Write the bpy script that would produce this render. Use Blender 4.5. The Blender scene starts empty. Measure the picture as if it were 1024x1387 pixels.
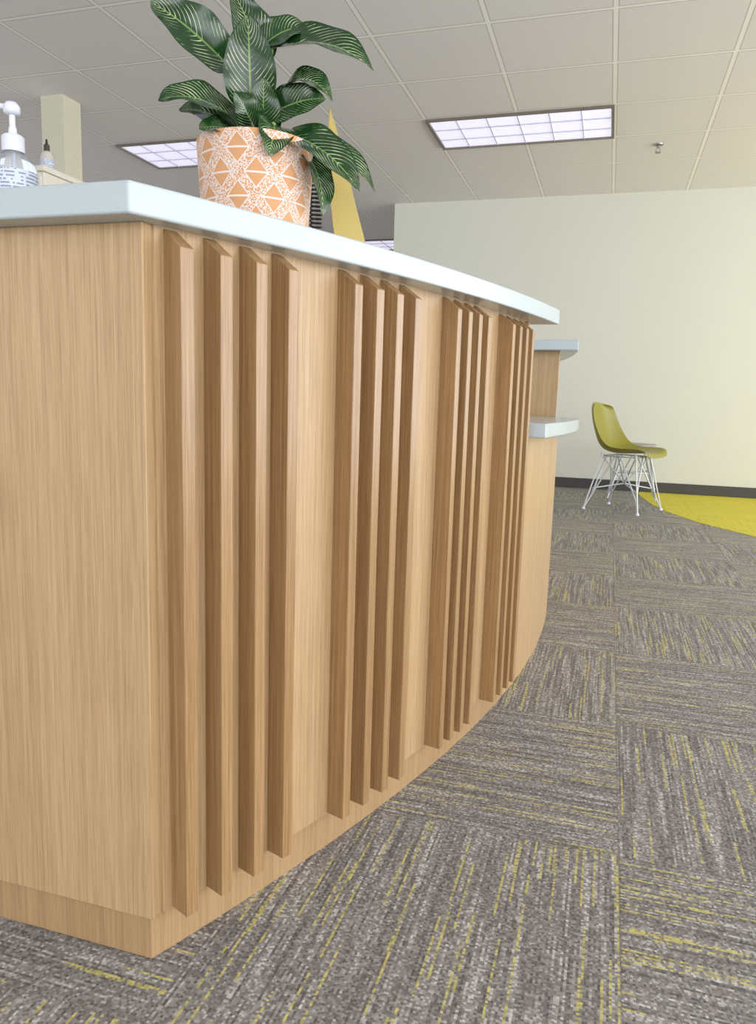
import bpy, bmesh, math, random
from mathutils import Vector, Matrix
random.seed(4)
S=bpy.context.scene
S.view_settings.view_transform='Standard'
H=0.775; CEIL=2.645
def lin(r,g,b):
    f=lambda c:(c/255/12.92 if c/255<=0.04045 else ((c/255+0.055)/1.055)**2.4)
    return (f(r),f(g),f(b),1)
# ---------------- node helper ----------------
class NT:
    def __init__(s,name):
        s.m=bpy.data.materials.new(name); s.m.use_nodes=True
        s.t=s.m.node_tree; s.b=s.t.nodes['Principled BSDF']
    def n(s,typ,**kw):
        nd=s.t.nodes.new(typ)
        for k,v in kw.items(): setattr(nd,k,v)
        return nd
    def l(s,a,b): s.t.links.new(a,b)
    def setin(s,sock,v):
        if isinstance(v,bpy.types.NodeSocket): s.l(v,sock)
        else: sock.default_value=v
    def math(s,op,a,b=0.0,c=None):
        nd=s.n('ShaderNodeMath',operation=op)
        s.setin(nd.inputs[0],a); s.setin(nd.inputs[1],b)
        if c is not None: s.setin(nd.inputs[2],c)
        return nd.outputs[0]
    def mix(s,f,a,b):
        nd=s.n('ShaderNodeMix',data_type='RGBA')
        s.setin(nd.inputs[0],f); s.setin(nd.inputs[6],a); s.setin(nd.inputs[7],b)
        return nd.outputs[2]
    def ramp(s,f,stops):
        nd=s.n('ShaderNodeValToRGB'); e=nd.color_ramp.elements
        while len(e)<len(stops): e.new(0.5)
        for el,(p,c) in zip(e,stops): el.position=p; el.color=c
        s.l(f,nd.inputs[0]); return nd.outputs[0]
    def noise(s,vec,scale,detail=2,rough=0.5):
        nd=s.n('ShaderNodeTexNoise'); s.l(vec,nd.inputs['Vector'])
        nd.inputs['Scale'].default_value=scale; nd.inputs['Detail'].default_value=detail
        nd.inputs['Roughness'].default_value=rough; return nd.outputs[0]
    def mapping(s,vec,scale=(1,1,1),loc=(0,0,0)):
        nd=s.n('ShaderNodeMapping'); s.l(vec,nd.inputs[0]); nd.inputs['Scale'].default_value=scale
        nd.inputs['Location'].default_value=loc; return nd.outputs[0]
    def comb(s,x,y,z=0.0):
        nd=s.n('ShaderNodeCombineXYZ'); s.setin(nd.inputs[0],x);s.setin(nd.inputs[1],y);s.setin(nd.inputs[2],z); return nd.outputs[0]
    def pos(s): return s.n('ShaderNodeNewGeometry').outputs['Position']
    def sep(s,v):
        nd=s.n('ShaderNodeSeparateXYZ'); s.l(v,nd.inputs[0]); return nd.outputs
    def white(s,v):
        nd=s.n('ShaderNodeTexWhiteNoise',noise_dimensions='3D'); s.l(v,nd.inputs['Vector']); return nd.outputs['Value']
    def bump(s,h,st=0.2,d=0.002):
        nd=s.n('ShaderNodeBump'); s.l(h,nd.inputs['Height']); nd.inputs['Strength'].default_value=st
        nd.inputs['Distance'].default_value=d; s.l(nd.outputs[0],s.b.inputs['Normal'])
    def col(s,c): s.setin(s.b.inputs['Base Color'],c)
    def rough(s,v): s.b.inputs['Roughness'].default_value=v
def plain(name,c,rough=0.5,metal=0,var=0.04,scale=30):
    m=NT(name); p=m.pos(); n=m.noise(p,scale,3)
    d=tuple(max(0,x*(1-var)) for x in c[:3])+(1,); u=tuple(min(1,x*(1+var)) for x in c[:3])+(1,)
    m.col(m.mix(n,d,u)); m.rough(rough); m.b.inputs['Metallic'].default_value=metal
    return m.m
def wood(name,dark,mid,light,off=0,rough=0.42):
    m=NT(name); p=m.pos()
    a=m.noise(m.mapping(p,(190,190,1.6),(off,0,0)),1.0,2,0.55)
    b=m.noise(m.mapping(p,(640,640,9),(0,off,0)),1.0,2,0.6)
    c=m.noise(m.mapping(p,(18,18,0.4),(off,off,0)),1.0,2,0.5)
    f=m.math('ADD',m.math('MULTIPLY',a,0.34),m.math('ADD',m.math('MULTIPLY',b,0.50),m.math('MULTIPLY',c,0.16)))
    col=m.ramp(f,[(0.28,dark),(0.5,mid),(0.72,light)])
    pore=m.noise(m.mapping(p,(900,900,14),(off,3,0)),1.0,1,0.5)
    pr=m.math('MULTIPLY',m.math('GREATER_THAN',pore,0.66),0.35)
    m.col(m.mix(pr,col,dark)); m.rough(rough)
    m.bump(b,0.12,0.0005); return m.m
WOOD=wood('oak_veneer',lin(146,116,80),lin(183,152,112),lin(201,172,133))
WOODS=wood('oak_slat',lin(120,90,57),lin(158,125,85),lin(184,152,110),3.3,0.30)  # darker slat tint, deepened further to put side shade into the colour
WOODB=wood('oak_base',lin(140,110,76),lin(170,139,100),lin(186,156,116),7.1)
def quartz():
    m=NT('quartz_top'); p=m.pos(); n=m.noise(p,300,2); n2=m.noise(p,6,2)
    m.col(m.ramp(m.math('ADD',m.math('MULTIPLY',n,.5),m.math('MULTIPLY',n2,.5)),[(0.3,lin(176,187,191)),(0.7,lin(184,195,199))])); m.rough(0.2); return m.m
QZ=quartz()
# ------------- mesh helpers -------------
def link(o,parent=None):
    S.collection.objects.link(o)
    if parent: o.parent=parent
    return o
def empty(name,loc=(0,0,0),rotz=0):
    o=bpy.data.objects.new(name,None); o.location=loc; o.rotation_euler=(0,0,rotz); o.empty_display_size=0.1
    return link(o)
def mesh(name,verts,faces,mat,parent=None,smooth=False,bevel=0,seg=2,uv=None):
    me=bpy.data.meshes.new(name); me.from_pydata([tuple(v) for v in verts],[],faces); me.update()
    bm=bmesh.new(); bm.from_mesh(me)
    if uv is None: bmesh.ops.recalc_face_normals(bm,faces=bm.faces)
    bm.to_mesh(me); bm.free()
    if uv is not None:
        l=me.uv_layers.new(name='UVMap')
        for lp in me.loops: l.data[lp.index].uv=uv[lp.vertex_index]
    if smooth:
        for p in me.polygons: p.use_smooth=True
    if mat: me.materials.append(mat)
    o=bpy.data.objects.new(name,me); link(o,parent)
    if bevel:
        b=o.modifiers.new('bevel','BEVEL'); b.width=bevel; b.segments=seg; b.limit_method='ANGLE'; b.angle_limit=math.radians(40)
    return o
def box(name,x0,x1,y0,y1,z0,z1,mat,parent=None,bevel=0):
    v=[(x0,y0,z0),(x1,y0,z0),(x1,y1,z0),(x0,y1,z0),(x0,y0,z1),(x1,y0,z1),(x1,y1,z1),(x0,y1,z1)]
    f=[(0,3,2,1),(4,5,6,7),(0,1,5,4),(1,2,6,5),(2,3,7,6),(3,0,4,7)]
    return mesh(name,v,f,mat,parent,bevel=bevel)
def prism(name,pts,z0,z1,mat,parent=None,bevel=0,seg=2):
    n=len(pts); v=[(x,y,z0) for x,y in pts]+[(x,y,z1) for x,y in pts]
    f=[tuple(range(n-1,-1,-1)),tuple(range(n,2*n))]+[(i,(i+1)%n,n+(i+1)%n,n+i) for i in range(n)]
    return mesh(name,v,f,mat,parent,bevel=bevel,seg=seg)
def lathe(name,prof,mat,parent=None,seg=48,loc=(0,0,0),smooth=True):
    v=[];uv=[];f=[]
    for j in range(seg+1):
        a=2*math.pi*j/seg
        for i,(r,z) in enumerate(prof):
            v.append((loc[0]+r*math.cos(a),loc[1]+r*math.sin(a),loc[2]+z)); uv.append((j/seg,z))
    n=len(prof)
    for j in range(seg):
        for i in range(n-1):
            f.append((j*n+i,(j+1)*n+i,(j+1)*n+i+1,j*n+i+1))
    o=mesh(name,v,f,mat,parent,smooth=smooth,uv=uv)
    o.data.set_sharp_from_angle(angle=math.radians(50))
    return o
def tubes(name,paths,r,mat,parent=None,res=3,cyclic=False):
    cu=bpy.data.curves.new(name,'CURVE'); cu.dimensions='3D'; cu.bevel_depth=r; cu.bevel_resolution=res; cu.use_fill_caps=True
    for p in paths:
        sp=cu.splines.new('POLY'); sp.points.add(len(p)-1)
        for q,c in zip(sp.points,p): q.co=(c[0],c[1],c[2],1)
        sp.use_cyclic_u=cyclic
    cu.materials.append(mat); tmp=bpy.data.objects.new(name,cu); S.collection.objects.link(tmp)
    dg=bpy.context.evaluated_depsgraph_get(); me=bpy.data.meshes.new_from_object(tmp.evaluated_get(dg))
    bpy.data.objects.remove(tmp)
    for p in me.polygons: p.use_smooth=True
    o=bpy.data.objects.new(name,me); return link(o,parent)
# ---------------- camera ----------------
Yc=Vector((315,143.5,-1015)).normalized(); Zc=Vector((212,6900,1015))
Zc=(Zc-Yc*Zc.dot(Yc)).normalized(); Xc=Yc.cross(Zc)
cam=bpy.data.objects.new('camera',bpy.data.cameras.new('camera')); link(cam)
M=Matrix((Xc,Yc,Zc)).to_4x4(); M.translation=Vector((0,0,H)); cam.matrix_world=M
cam.data.sensor_fit='VERTICAL'; cam.data.sensor_height=36; cam.data.sensor_width=36*1024/1387
cam.data.lens=36*1015/1387; cam.data.clip_start=0.05; S.camera=cam
# ---------------- room ----------------
def carpet(name,yel_only=False):
    m=NT(name); x,y,z=m.sep(m.pos())[:3]; T=0.57
    X=m.math('DIVIDE',m.math('SUBTRACT',x,0.07),T); Y=m.math('DIVIDE',m.math('SUBTRACT',y,0.707),T)
    i=m.math('FLOOR',X); j=m.math('FLOOR',Y)
    par=m.math('FLOORED_MODULO',m.math('ADD',i,j),2.0)
    ipar=m.math('SUBTRACT',1.0,par)
    u=m.math('ADD',m.math('MULTIPLY',x,ipar),m.math('MULTIPLY',y,par))
    v=m.math('ADD',m.math('MULTIPLY',y,ipar),m.math('MULTIPLY',x,par))
    tid=m.math('ADD',m.math('MULTIPLY',i,7.3),m.math('MULTIPLY',j,3.7))
    wob=m.noise(m.comb(m.math('MULTIPLY',u,200.0),m.math('MULTIPLY',v,80.0)),1.0,1)
    v2=m.math('ADD',v,m.math('MULTIPLY',wob,0.003))
    row=m.math('FLOOR',m.math('MULTIPLY',v2,270.0))
    rr=m.white(m.comb(row,tid,1.0))
    seg=m.math('FLOOR',m.math('ADD',m.math('MULTIPLY',u,6.0),m.math('MULTIPLY',rr,9.0)))
    ry=m.white(m.comb(row,seg,tid))
    loop=m.white(m.comb(row,m.math('FLOOR',m.math('MULTIPLY',m.math('ADD',u,m.math('MULTIPLY',rr,.01)),270.0)),tid))
    yel=m.math('MULTIPLY',m.math('GREATER_THAN',ry,0.905),m.math('GREATER_THAN',loop,0.28))
    big=m.noise(m.comb(m.math('MULTIPLY',u,7.0),m.math('MULTIPLY',v,70.0),tid),1.0,2)
    f=m.math('ADD',m.math('MULTIPLY',loop,0.40),m.math('ADD',m.math('MULTIPLY',ry,0.30),m.math('MULTIPLY',big,0.30)))
    if yel_only:
        c=m.ramp(f,[(0.15,lin(186,172,30)),(0.5,lin(206,194,50)),(0.85,lin(220,210,90))])
    else:
        c=m.ramp(f,[(0.18,lin(84,81,80)),(0.42,lin(122,118,115)),(0.62,lin(150,147,143)),(0.82,lin(206,204,200))])
        yc=m.mix(loop,lin(156,148,76),lin(204,195,96))
        c=m.mix(m.math('MULTIPLY',yel,0.8),c,yc)
    fx=m.math('ABSOLUTE',m.math('SUBTRACT',m.math('FRACT',X),0.5)); fy=m.math('ABSOLUTE',m.math('SUBTRACT',m.math('FRACT',Y),0.5))
    seam=m.math('GREATER_THAN',m.math('MAXIMUM',fx,fy),0.4965)
    c=m.mix(m.math('MULTIPLY',seam,0.3),c,lin(70,64,60))
    m.col(c); m.rough(0.85); m.bump(loop,0.5,0.003); return m.m
CARP=carpet('loop_carpet_tiles'); YCARP=carpet('yellow_carpet',True)
X0,X1,Y0,Y1=-8.0,4.6,-4.0,14.0
box('floor',X0,X1,Y0,Y1,-0.1,0,CARP)
curve=[(0.28,7.29),(0.31,6.9),(0.37,6.4),(0.46,5.98),(0.64,5.5),(0.92,5.05),(1.4,4.55),(2.0,4.15),(2.8,3.85),(3.6,3.7),(4.59,3.65),(4.59,7.29)]
prism('yellow_carpet_inlay',curve[::-1],0.0,0.002,YCARP)
def ceilmat():
    m=NT('ceiling_tiles'); x,y,z=m.sep(m.pos())[:3]
    X=m.math('DIVIDE',m.math('ADD',x,0.11),0.61); Y=m.math('DIVIDE',m.math('SUBTRACT',y,5.22),0.60)
    fx=m.math('ABSOLUTE',m.math('SUBTRACT',m.math('FRACT',X),0.5)); fy=m.math('ABSOLUTE',m.math('SUBTRACT',m.math('FRACT',Y),0.5))
    mx=m.math('MAXIMUM',fx,fy)
    g=m.math('GREATER_THAN',mx,0.482); sh=m.math('GREATER_THAN',mx,0.473)
    n=m.noise(m.pos(),180,3,0.7); t=m.mix(n,lin(224,220,220),lin(240,236,236))
    c=m.mix(sh,t,lin(196,189,186)); c=m.mix(g,c,lin(248,244,242))
    m.col(c); m.rough(0.9); return m.m
box('ceiling',X0,X1,Y0,Y1,CEIL,CEIL+0.1,ceilmat())
WALL=plain('wall_paint_cream',lin(219,220,210),0.8,0,0.01,3)
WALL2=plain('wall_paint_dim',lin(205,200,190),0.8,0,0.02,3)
box('wall_far',-2.13,X1,7.3,7.5,0,CEIL,WALL)
box('wall_end',X0,-2.13,Y1,Y1+0.1,0,CEIL,WALL2)
box('wall_return',-2.13,-1.98,7.5,Y1,0,CEIL,WALL2)
BB=plain('baseboard_rubber',lin(70,68,68),0.5)
box('baseboard_far',-2.13,X1,7.288,7.3,0.0021,0.095,BB,bevel=0.003)
FR=plain('window_frame_aluminium',lin(190,190,188),0.4,0.3)
box('wall_right_sill',X1,X1+0.15,Y0,7.5,0,0.12,WALL); box('wall_right_header',X1,X1+0.15,Y0,7.5,2.55,CEIL,WALL)
box('wall_back_sill',X0,X1,Y0-0.15,Y0,0,0.12,WALL); box('wall_back_header',X0,X1,Y0-0.15,Y0,2.55,CEIL,WALL)
box('wall_left_sill',X0-.15,X0,Y0,Y1,0,0.12,WALL); box('wall_left_header',X0-.15,X0,Y0,Y1,2.55,CEIL,WALL)
e=empty('window_1')
for k in range(9):
    yy=Y0+k*(7.3-Y0)/8; box('mullion_%d'%k,X1+.02,X1+.1,yy-.03,yy+.03,0.12,2.55,FR,e)
e=empty('window_2')
for k in range(10):
    xx=X0+k*(X1-X0)/9; box('mullion_%d'%k,xx-.03,xx+.03,Y0-.1,Y0-.02,0.12,2.55,FR,e)
e=empty('added_window_left')  # unseen left window, added to brighten the room
for k in range(12):
    yy=Y0+k*(Y1-Y0)/11; box('mullion_%d'%k,X0-.1,X0-.02,yy-.03,yy+.03,0.12,2.55,FR,e)
# light fixtures
def emis():
    m=NT('fixture_lens'); m.col(lin(200,200,215)); m.b.inputs['Emission Color'].default_value=(0.84,0.82,1.0,1)
    m.b.inputs['Emission Strength'].default_value=0.75; m.rough(0.5)
    return m.m
EM=emis(); TR=plain('fixture_trim',lin(120,112,104),0.5); LV=plain('fixture_louver',lin(205,202,220),0.35,0.2)
def troffer(x0,y0,w=1.22,d=0.585):
    e=empty('ceiling_light_panel',(x0,y0,CEIL)); zt=-0.0005
    box('lens',0.02,w-0.02,0.02,d-0.02,-0.006,zt,EM,e)
    for k,(a,b,c,dd) in enumerate([(0,w,0,.018),(0,w,d-.018,d),(0,.018,.018,d-.018),(w-.018,w,.018,d-.018)]):
        box('trim_%d'%k,a,b,c,dd,-0.016,zt,TR,e)
    for k in range(1,6): box('louver_x_%d'%k,w*k/6-.003,w*k/6+.003,.022,d-.022,-.014,-.0065,LV,e)
    for k in range(1,3): box('louver_y_%d'%k,.022,w-.022,d*k/3-.003,d*k/3+.003,-.0135,-.0065,LV,e)
for yy in (-1.98,1.62,5.225,8.825,12.4):
    for xx in (-6.2,-3.77,-1.33,1.11):
        if yy>7.3 and xx>-3: continue
        if xx==1.11 and yy>5: continue
        troffer(xx,yy)
# sprinkler
e=empty('fire_sprinkler',(0.195,6.04,CEIL)); CH=plain('chrome',lin(150,148,145),0.3,0.9)
lathe('escutcheon',[(0,0),(0.035,0),(0.033,-0.008),(0.012,-0.012),(0.01,-0.03),(0.0,-0.03)],CH,e,24)
tubes('frame_arms',[[(-.012,0,-.03),(-.016,0,-.045),(-.004,0,-.058)],[(.012,0,-.03),(.016,0,-.045),(.004,0,-.058)]],.0025,CH,e)
lathe('deflector',[(0,-.06),(0.02,-.06),(0.02,-.057),(0,-.056)],CH,e,20)
# column + cabinet behind
box('column',-3.66,-3.49,4.30,4.47,0,CEIL,plain('column_paint',lin(208,205,184),0.8))
e=empty('storage_cabinet',(-2.78,3.1,0)); CB=plain('cabinet_laminate',lin(215,210,196),0.5)
box('carcass',-.33,.33,-.22,.22,0,1.72,CB,e,0.004); box('top',-.34,.34,-.23,.23,1.72,1.745,CB,e,0.004)
box('door_left',-.325,-.004,-.235,-.22,0.05,1.70,CB,e,0.003); box('door_right',.004,.325,-.235,-.22,0.05,1.70,CB,e,0.003)
# ---------------- reception desk ----------------
cx,cy,R=-4.57,2.6,4.4
def AX(y,off=0): return cx+math.sqrt((R+off)**2-(y-cy)**2)
def band(name,y0,y1,off,depth,z0,z1,mat,par,bevel=0,n=40,offf=None,seg=2):
    ys=[y0+(y1-y0)*k/n for k in range(n+1)]
    o=[(AX(y,offf(y) if offf else off),y) for y in ys]; i=[(AX(y,-depth),y) for y in ys[::-1]]
    return prism(name,o+i,z0,z1,mat,par,bevel,seg)
desk=empty('reception_desk')
YA,YB,YE=1.93,2.95,4.30
ZC=0.973; ZT=1.009
def tall(tag,y0,y1,slat_dir,oy0,oy1,of,ro=0):
    band('base_plinth'+tag,y0+.012,y1-.012,ro,0.62,0,0.0705,WOODB,desk,0.001)
    band('body_panel'+tag,y0+.02,y1-.02,ro+0.010,0.63,0.07,ZC,WOOD,desk,0)
    box('end_panel_a'+tag,AX(y0,-.63),AX(y0,ro+0.016),y0,y0+.0205,0.07,ZC,WOOD,desk,0.0012)
    box('end_panel_b'+tag,AX(y1,-.63),AX(y1,ro+0.016),y1-.0205,y1,0.07,ZC,WOOD,desk,0.0012)
    band('countertop'+tag,oy0,oy1,0,0.70,ZC,ZT,QZ,desk,0.003,offf=of,seg=3)
    if not slat_dir: return
    th=math.asin((y0+.045-cy)/R)
    vs=[];fs=[]
    for g in range(4):
        for k in range(4):
            e_=Vector((math.cos(th),math.sin(th),0)); t_=Vector((-math.sin(th),math.cos(th),0)); C=Vector((cx,cy,0))
            w=.0098 if g<2 else .0085; r0=R+.009; r1=R+.045
            b=len(vs)
            for (rr,zt) in ((r0,ZC-.001),(r1,ZC-.026)):
                for tt in (-w,w):
                    P=C+e_*rr+t_*tt
                    vs.append((P.x,P.y,0.071)); vs.append((P.x,P.y,zt))
            fs+= [tuple(b+q for q in F) for F in ((0,1,5,4),(2,6,7,3),(4,5,7,6),(1,3,7,5),(0,4,6,2),(0,2,3,1))]
            th+=(([.0585,.0560,.0475,.0500][g]) if k<3 else [.141,.153,.145,0][g])/R
    mesh('slats'+tag,vs,fs,WOODS,desk,bevel=0.0012)
tall('',0.795,YA,1,0.757,1.975,lambda y:.040+(y-.757)/1.218*.036)
tall('_rear',YB,YE,0,YB-.07,YE+.03,lambda y:.052,-.028)
band('transaction_panel',YA+.0005,YB-.0005,-0.001,0.60,0,0.690,WOOD,desk)
band('transaction_counter',YA+.0005,YB-.0005,0.070,0.66,0.690,0.727,QZ,desk,0.003,seg=3)
# ---------------- potted plant ----------------
def potmat():
    m=NT('painted_terracotta'); uv=m.n('ShaderNodeUVMap').outputs[0]; u,v,_=m.sep(uv)[:3]
    U=m.math('MULTIPLY',u,10.0); V=m.math('DIVIDE',m.math('ADD',v,0.012),0.066)
    a=m.math('MULTIPLY',m.math('ABSOLUTE',m.math('SUBTRACT',m.math('FRACT',U),.5)),2.0)
    b=m.math('MULTIPLY',m.math('ABSOLUTE',m.math('SUBTRACT',m.math('FRACT',V),.5)),2.0)
    s=m.math('ADD',a,b)
    d1=m.math('LESS_THAN',s,0.62); d2=m.math('GREATER_THAN',s,1.38)
    l1=m.math('MULTIPLY',d1,m.math('LESS_THAN',b,0.04)); l2=m.math('MULTIPLY',d2,m.math('LESS_THAN',m.math('SUBTRACT',1.0,b),0.04))
    o1=m.math('LESS_THAN',m.math('ABSOLUTE',m.math('SUBTRACT',s,.64)),.03); o2=m.math('LESS_THAN',m.math('ABSOLUTE',m.math('SUBTRACT',s,1.36)),.03)
    vo=m.n('ShaderNodeTexVoronoi',feature='F1'); m.l(m.pos(),vo.inputs['Vector']); vo.inputs['Scale'].default_value=480
    sp=m.math('LESS_THAN',vo.outputs['Distance'],0.5)
    solid=m.math('MAXIMUM',d1,d2)
    w=m.math('MULTIPLY',sp,m.math('SUBTRACT',1.0,solid))
    w=m.math('MAXIMUM',w,m.math('MAXIMUM',l1,l2)); w=m.math('MAXIMUM',w,m.math('MAXIMUM',o1,o2))
    n=m.noise(m.pos(),40,2); cl=m.mix(n,lin(202,146,96),lin(214,160,112))
    m.col(m.mix(w,cl,lin(224,214,210))); m.rough(0.6); return m.m
PX,PY=-0.554,1.12
pl=empty('potted_philodendron',(PX,PY,ZT),math.atan2(0.447,0.894))
RIM=.147
lathe('pot',[(0,0),(.070,0),(.077,.003),(.081,.01),(.086,.08),(.090,RIM-.006),(.090,RIM-.001),(.0875,RIM),(.083,RIM-.001),(.080,.12),(0,.12)],potmat(),pl,64)
lathe('soil',[(0,RIM-.018),(.05,RIM-.016),(.081,RIM-.02)],plain('potting_soil',lin(60,44,32),0.95,0,0.5,300),pl,32)
def leafmat():
    m=NT('philodendron_leaf'); u,v,_=m.sep(m.n('ShaderNodeUVMap').outputs[0])[:3]
    av=m.math('ABSOLUTE',v)
    n=m.noise(m.pos(),14,2)
    ph=m.math('ADD',m.math('SUBTRACT',m.math('MULTIPLY',u,15.0),m.math('MULTIPLY',m.math('POWER',av,1.3),5.0)),m.math('MULTIPLY',n,.6))
    fr=m.math('ABSOLUTE',m.math('SUBTRACT',m.math('FRACT',ph),.5))
    n2=m.noise(m.pos(),40,2)
    st=m.math('GREATER_THAN',m.math('ADD',fr,m.math('MULTIPLY',m.math('SUBTRACT',n2,.5),.4)),0.455)
    st=m.math('MULTIPLY',st,m.math('LESS_THAN',av,0.9))
    rib=m.math('LESS_THAN',av,0.04)
    g=m.mix(n,lin(6,32,18),lin(36,78,32))
    c=m.mix(m.math('MULTIPLY',st,.75),g,lin(206,216,172)); c=m.mix(m.math('MULTIPLY',rib,.8),c,lin(120,152,84))
    m.col(c); m.rough(0.2); return m.m
LM=leafmat(); STM=plain('stem_green',lin(130,156,70),0.45,0,0.15,60)
k=.00115
def L(u,v,dy=0): return Vector(((u-343)*k,dy,RIM+(175-v)*k))
lv=[];lf=[];luv=[];stems=[]
def leaf(B,T,W,N,bow,fold=.25,stem=None):
    B=L(*B);T=L(*T);N=Vector(N).normalized(); mid=(B+T)/2+N*bow
    W*=1.10
    nL,nW=20,10; b0=len(lv)
    for i in range(nL+1):
        t=i/nL
        P=B*(1-t)**2+mid*2*t*(1-t)+T*t*t
        D=((mid-B)*(1-t)+(T-mid)*t).normalized()
        sd=D.cross(N).normalized(); n=sd.cross(D).normalized()
        w=W*0.5*(math.sin(math.pi*min(1,(t*0.97+.03))**0.66)**0.66)*(1 if t<.999 else 0.02)
        for j in range(nW+1):
            s=(j/nW)*2-1
            wav=.03*W*math.sin(t*14+s*2)*abs(s)
            lv.append(P+sd*(w*s)+n*(abs(s)**1.3*w*fold+wav)); luv.append((t,s))
    for i in range(nL):
        for j in range(nW):
            a=b0+i*(nW+1)+j; lf.append((a,a+1,a+nW+2,a+nW+1))
    s0=Vector((random.uniform(-.02,.02),random.uniform(-.015,.015),RIM-.02))
    s1=L(*stem) if stem else Vector((B.x*.6,B.y*.6,(B.z+.13)/2+.02))
    pts=[]
    for i in range(11):
        t=i/10; pts.append(s0*(1-t)**2+s1*2*t*(1-t)+B*t*t)
    stems.append(pts)
leaf((306,80,-.01),(212,26,-.04),.070,(-.25,-1,.45),.024,.3)
leaf((336,138,-.03),(332,32,-.05),.070,(0,-1,.15),.014,.3)
leaf((350,62,.02),(312,-14,.0),.064,(.3,-1,.2),.015,.3)
leaf((354,46,.0),(418,12,.02),.056,(-.3,-.9,.5),.02,.3)
leaf((362,52,-.0),(494,82,-.05),.078,(.15,-.8,.7),.048,.3)
leaf((378,104,-.01),(442,122,-.04),.050,(0,-.8,.7),.05,.3)
leaf((318,150,-.02),(222,146,-.06),.062,(-.1,-.85,.7),.038,.3)
leaf((322,170,-.03),(272,178,-.07),.044,(0,-.8,.6),.016,.2)
leaf((352,168,-.02),(352,104,-.05),.050,(0,-1,.2),.008,.2)
leaf((362,138,-.02),(432,122,-.05),.052,(.1,-1,.3),.022,.3)
leaf((366,156,-.04),(358,210,-.10),.052,(.3,-1,.35),.02,.3)
leaf((382,166,-.04),(476,240,-.08),.066,(.2,-.85,.55),.034,.3)
leaf((392,160,.02),(506,224,-.01),.060,(.2,-.7,.8),.050,.3)
leaf((400,172,-.01),(430,268,-.05),.052,(.7,-.8,.3),.034,.3)
leaf((330,158,.02),(240,128,.03),.055,(-.1,-.8,.6),.03,.3)
leaf((345,168,-.03),(316,130,-.07),.045,(0,-1,.3),.008,.2)
leaf((335,155,.04),(304,105,.07),.055,(0,-1,.4),.02,.2)
mesh('leaves',lv,lf,LM,pl,smooth=True,uv=luv)
tubes('stems',stems,.0038,STM,pl)
# ---------------- sanitizer bottle ----------------
def clear(name,c,tr=.6,ro=.08):
    m=NT(name); n=m.noise(m.pos(),20,2); m.col(m.mix(n,c,tuple(min(1,x*1.05) for x in c[:3])+(1,))); m.rough(ro)
    m.b.inputs['Transmission Weight'].default_value=tr; m.b.inputs['IOR'].default_value=1.2; return m.m
CLR=clear('clear_plastic',lin(228,233,240),.75); WP=plain('white_plastic',lin(222,225,236),0.35,0,.01)
def labelmat():
    m=NT('printed_label'); x,y,z=m.sep(m.n('ShaderNodeTexCoord').outputs['Object'])[:3]
    r=m.math('GREATER_THAN',m.math('FRACT',m.math('MULTIPLY',z,190.0)),.55)
    w=m.white(m.comb(m.math('FLOOR',m.math('MULTIPLY',x,450.0)),m.math('FLOOR',m.math('MULTIPLY',z,190.0)),0.0))
    m.col(m.mix(m.math('MULTIPLY',r,m.math('GREATER_THAN',w,.4)),lin(200,208,220),lin(130,140,162))); m.rough(.4); return m.m
LB=labelmat()
sb=empty('hand_sanitizer_bottle',(-.905,1.0,ZT),math.radians(10))
lathe('body',[(0,0),(.031,0),(.033,.004),(.033,.098),(.031,.108),(.020,.118),(.0135,.121),(.0135,.126),(0,.126)],CLR,sb,40)
lathe('label',[(.0334,.012),(.0334,.094)],LB,sb,40)
lathe('collar',[(0,.124),(.0165,.124),(.0165,.146),(.013,.149),(.0065,.151),(.0055,.16),(0,.16)],WP,sb,32)
lathe('pump_stem',[(0,.15),(.0045,.15),(.0045,.182),(.0,.182)],WP,sb,16)
lathe('pump_head',[(0,.178),(.008,.178),(.012,.182),(.012,.190),(.008,.196),(0,.197)],WP,sb,24)
tubes('nozzle',[[(0,0,.190),(-.03,0,.192),(-.048,0,.188),(-.053,0,.178)]],.0045,WP,sb)
tubes('dip_tube',[[(0,0,.12),(.004,0,.01)]],.002,WP,sb)
sb2=empty('small_pump_bottle',(-2.53,3.0,1.745))
lathe('body',[(0,0),(.028,0),(.03,.004),(.03,.07),(.024,.09),(.012,.10),(0,.10)],clear('clear_plastic_b',lin(220,215,205),.3,.15),sb2,32)
lathe('label',[(.0303,.015),(.0303,.06)],LB,sb2,32)
lathe('cap',[(0,.098),(.013,.098),(.013,.125),(.006,.13),(.004,.15),(0,.15)],plain('dark_cap',lin(60,52,48),.4),sb2,24)
# ---------------- easel calendar ----------------
cal=empty('desk_easel_calendar',(-.51,1.32,ZT),math.atan2(.36,.93))
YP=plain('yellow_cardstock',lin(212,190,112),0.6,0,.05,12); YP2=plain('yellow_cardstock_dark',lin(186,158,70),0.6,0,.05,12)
def sheet(name,prof,d0,d1,mat,th=.0015):
    n=len(prof); v=[(x,d0,z) for x,z in prof]+[(x,d1,z) for x,z in prof]
    o=mesh(name,v,[(i,i+1,n+i+1,n+i) for i in range(n-1)],mat,cal,smooth=True); s=o.modifiers.new('t','SOLIDIFY'); s.thickness=th; return o
pr=[(0.0,.27),(.014,.23),(.032,.17),(.052,.10),(.067,.05),(.088,.001)]
pf=[(0,.27),(-.004,.2),(.002,.13),(.010,.07),(.022,.001)]
sheet('cover_back',pr,0,.10,YP2)
v=[(x,0,z) for x,z in pr]+[(x,0,z) for x,z in pf[::-1]]
o=mesh('cover_front',v,[tuple(range(len(v)))],YP,cal); s=o.modifiers.new('t','SOLIDIFY'); s.thickness=.004
hel=[(-.022+.010*math.cos(a*.35),.01+.010*math.sin(a*.35),.006+a*.00040) for a in range(0,380)]
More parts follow.
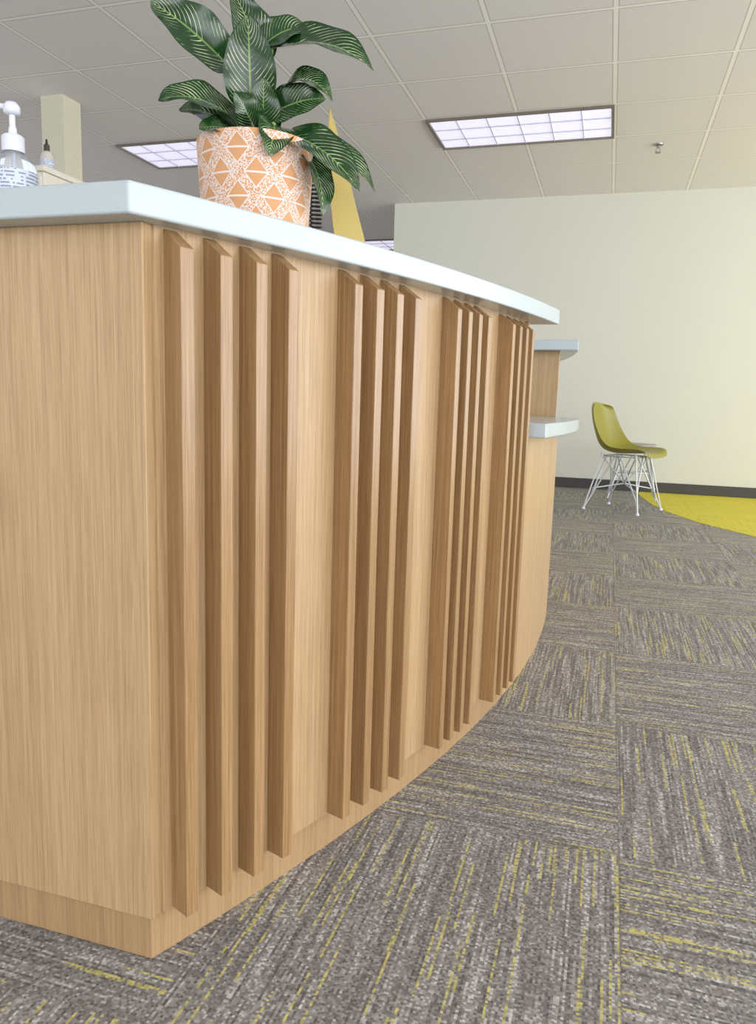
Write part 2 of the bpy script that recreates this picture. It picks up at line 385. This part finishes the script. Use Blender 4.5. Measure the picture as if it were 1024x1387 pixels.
tubes('spiral_binding',[hel],.0015,plain('black_wire',lin(25,25,25),.4),cal,2)
# ---------------- chair ----------------
def chair(name,loc,rot,c):
    e=empty(name,loc,rot); SH=plain(name+'_shell',c,0.4,0,.03,8)
    prof=[(.235,.405,.17),(.225,.430,.20),(.19,.440,.222),(.10,.432,.232),(0,.424,.235),(-.09,.428,.232),(-.155,.452,.228),(-.195,.505,.222),(-.222,.58,.214),(-.245,.66,.206),(-.262,.73,.19),(-.272,.775,.165),(-.277,.80,.11)]
    v=[];f=[];nv=14
    for i,(fx,z,w) in enumerate(prof):
        t=i/(len(prof)-1); seat=1-min(1,max(0,(t-.35)/.3)); mid=math.exp(-((t-.5)/.16)**2)
        for j in range(nv+1):
            s=j/nv*2-1; a=abs(s)**3
            v.append((fx+a*(.06*(1-seat)+.05*mid),s*w,z+a*(.035*seat+.03*mid)*(0.4+min(1,t*5)*.6)-(a*.02 if t>.95 else 0)))
    for i in range(len(prof)-1):
        for j in range(nv):
            q=i*(nv+1)+j; f.append((q,q+1,q+nv+2,q+nv+1))
    o=mesh('shell',v,f,SH,e,smooth=True)
    s=o.modifiers.new('t','SOLIDIFY'); s.thickness=.007; s.offset=-1; s=o.modifiers.new('s','SUBSURF'); s.levels=1; s.render_levels=2
    WM=plain(name+'_wire',lin(205,208,212),0.3,0.4)
    ft=[(.21,.215),(.21,-.215),(-.21,.215),(-.21,-.215)]; P=[]
    for x,y in ft:
        sx=1 if x>0 else -1; sy=1 if y>0 else -1
        P.append([(sx*.13,sy*.13,.405),(x,y,.012)])
        P.append([(sx*.02,sy*.15,.405),(x*.83,y*.83,.1),(x,y,.012)])
        P.append([(sx*.14,sy*.03,.405),(x*.83,y*.83,.1),(x,y,.012)])
    P.append([(.13,.13,.405),(-.13,.13,.405),(-.13,-.13,.405),(.13,-.13,.405),(.13,.13,.405)])
    P.append([(-.13,.13,.405),(0,0,.20),(.13,-.13,.405)]); P.append([(.13,.13,.405),(0,0,.20),(-.13,-.13,.405)])
    P.append([(.17,.17,.16),(0,0,.20),(-.17,-.17,.16)]); P.append([(-.17,.17,.16),(0,0,.20),(.17,-.17,.16)])
    tubes('wire_base',P,.0055,WM,e)
    tubes('mounts',[[(sx*.13,sy*.13,.40),(sx*.13,sy*.13,.43)] for sx in(1,-1) for sy in (1,-1)],.012,WM,e)
    for n_,(x,y) in enumerate(ft): lathe('glide_%d'%n_,[(0,0),(.013,0),(.013,.01),(.007,.018),(0,.018)],WP,e,16,(x,y,0))
    return e
chair('shell_chair',(.14,5.92,0.0022),math.radians(-25),lin(140,134,42))
e=empty('round_side_table',(.22,6.75,0)); G=plain('grey_laminate',lin(150,148,146),.4)
lathe('table_top',[(0,.445),(.165,.445),(.175,.45),(.175,.462),(.17,.466),(0,.466)],G,e,48)
tubes('wire_legs',[[(sx*.07,sy*.07,.445),(sx*.19,sy*.19,.008)] for sx in(1,-1) for sy in(1,-1)]+[[(sx*.12,sy*.0,.445),(sx*.19,sy*.19,.008)] for sx in(1,-1) for sy in(1,-1)]+[[(.13,.13,.225),(-.13,.13,.225),(-.13,-.13,.225),(.13,-.13,.225),(.13,.13,.225)]],.006,plain('wire_leg',lin(205,208,212),.3,.4),e)
# ---------------- light ----------------
w=bpy.data.worlds.new('daylight'); S.world=w; w.use_nodes=True
wt=w.node_tree; bg=wt.nodes['Background']
bg.inputs[0].default_value=(0.94,0.96,1.0,1)
tc=wt.nodes.new('ShaderNodeTexCoord'); sp=wt.nodes.new('ShaderNodeSeparateXYZ'); wt.links.new(tc.outputs['Generated'],sp.inputs[0])
mr=wt.nodes.new('ShaderNodeMapRange'); wt.links.new(sp.outputs[0],mr.inputs[0])
for i_,v_ in ((1,-0.5),(2,0.8),(3,1.6),(4,5.7)): mr.inputs[i_].default_value=v_
wt.links.new(mr.outputs[0],bg.inputs[1])
def portal(name,loc,rot,sx,sy):
    l=bpy.data.lights.new(name,'AREA'); l.shape='RECTANGLE'; l.size=sx; l.size_y=sy; l.cycles.is_portal=True
    o=bpy.data.objects.new(name,l); o.location=loc; o.rotation_euler=rot; link(o)
portal('window_portal_right',(X1+.12,(Y0+7.3)/2,1.335),(0,math.radians(90),0),2.43,7.3-Y0)
portal('window_portal_back',((X0+X1)/2,Y0-.12,1.335),(math.radians(90),0,0),X1-X0,2.43)
portal('added_window_portal_left',(X0-.12,(Y0+Y1)/2,1.335),(0,math.radians(-90),0),2.43,Y1-Y0)  # guides daylight through the added left opening
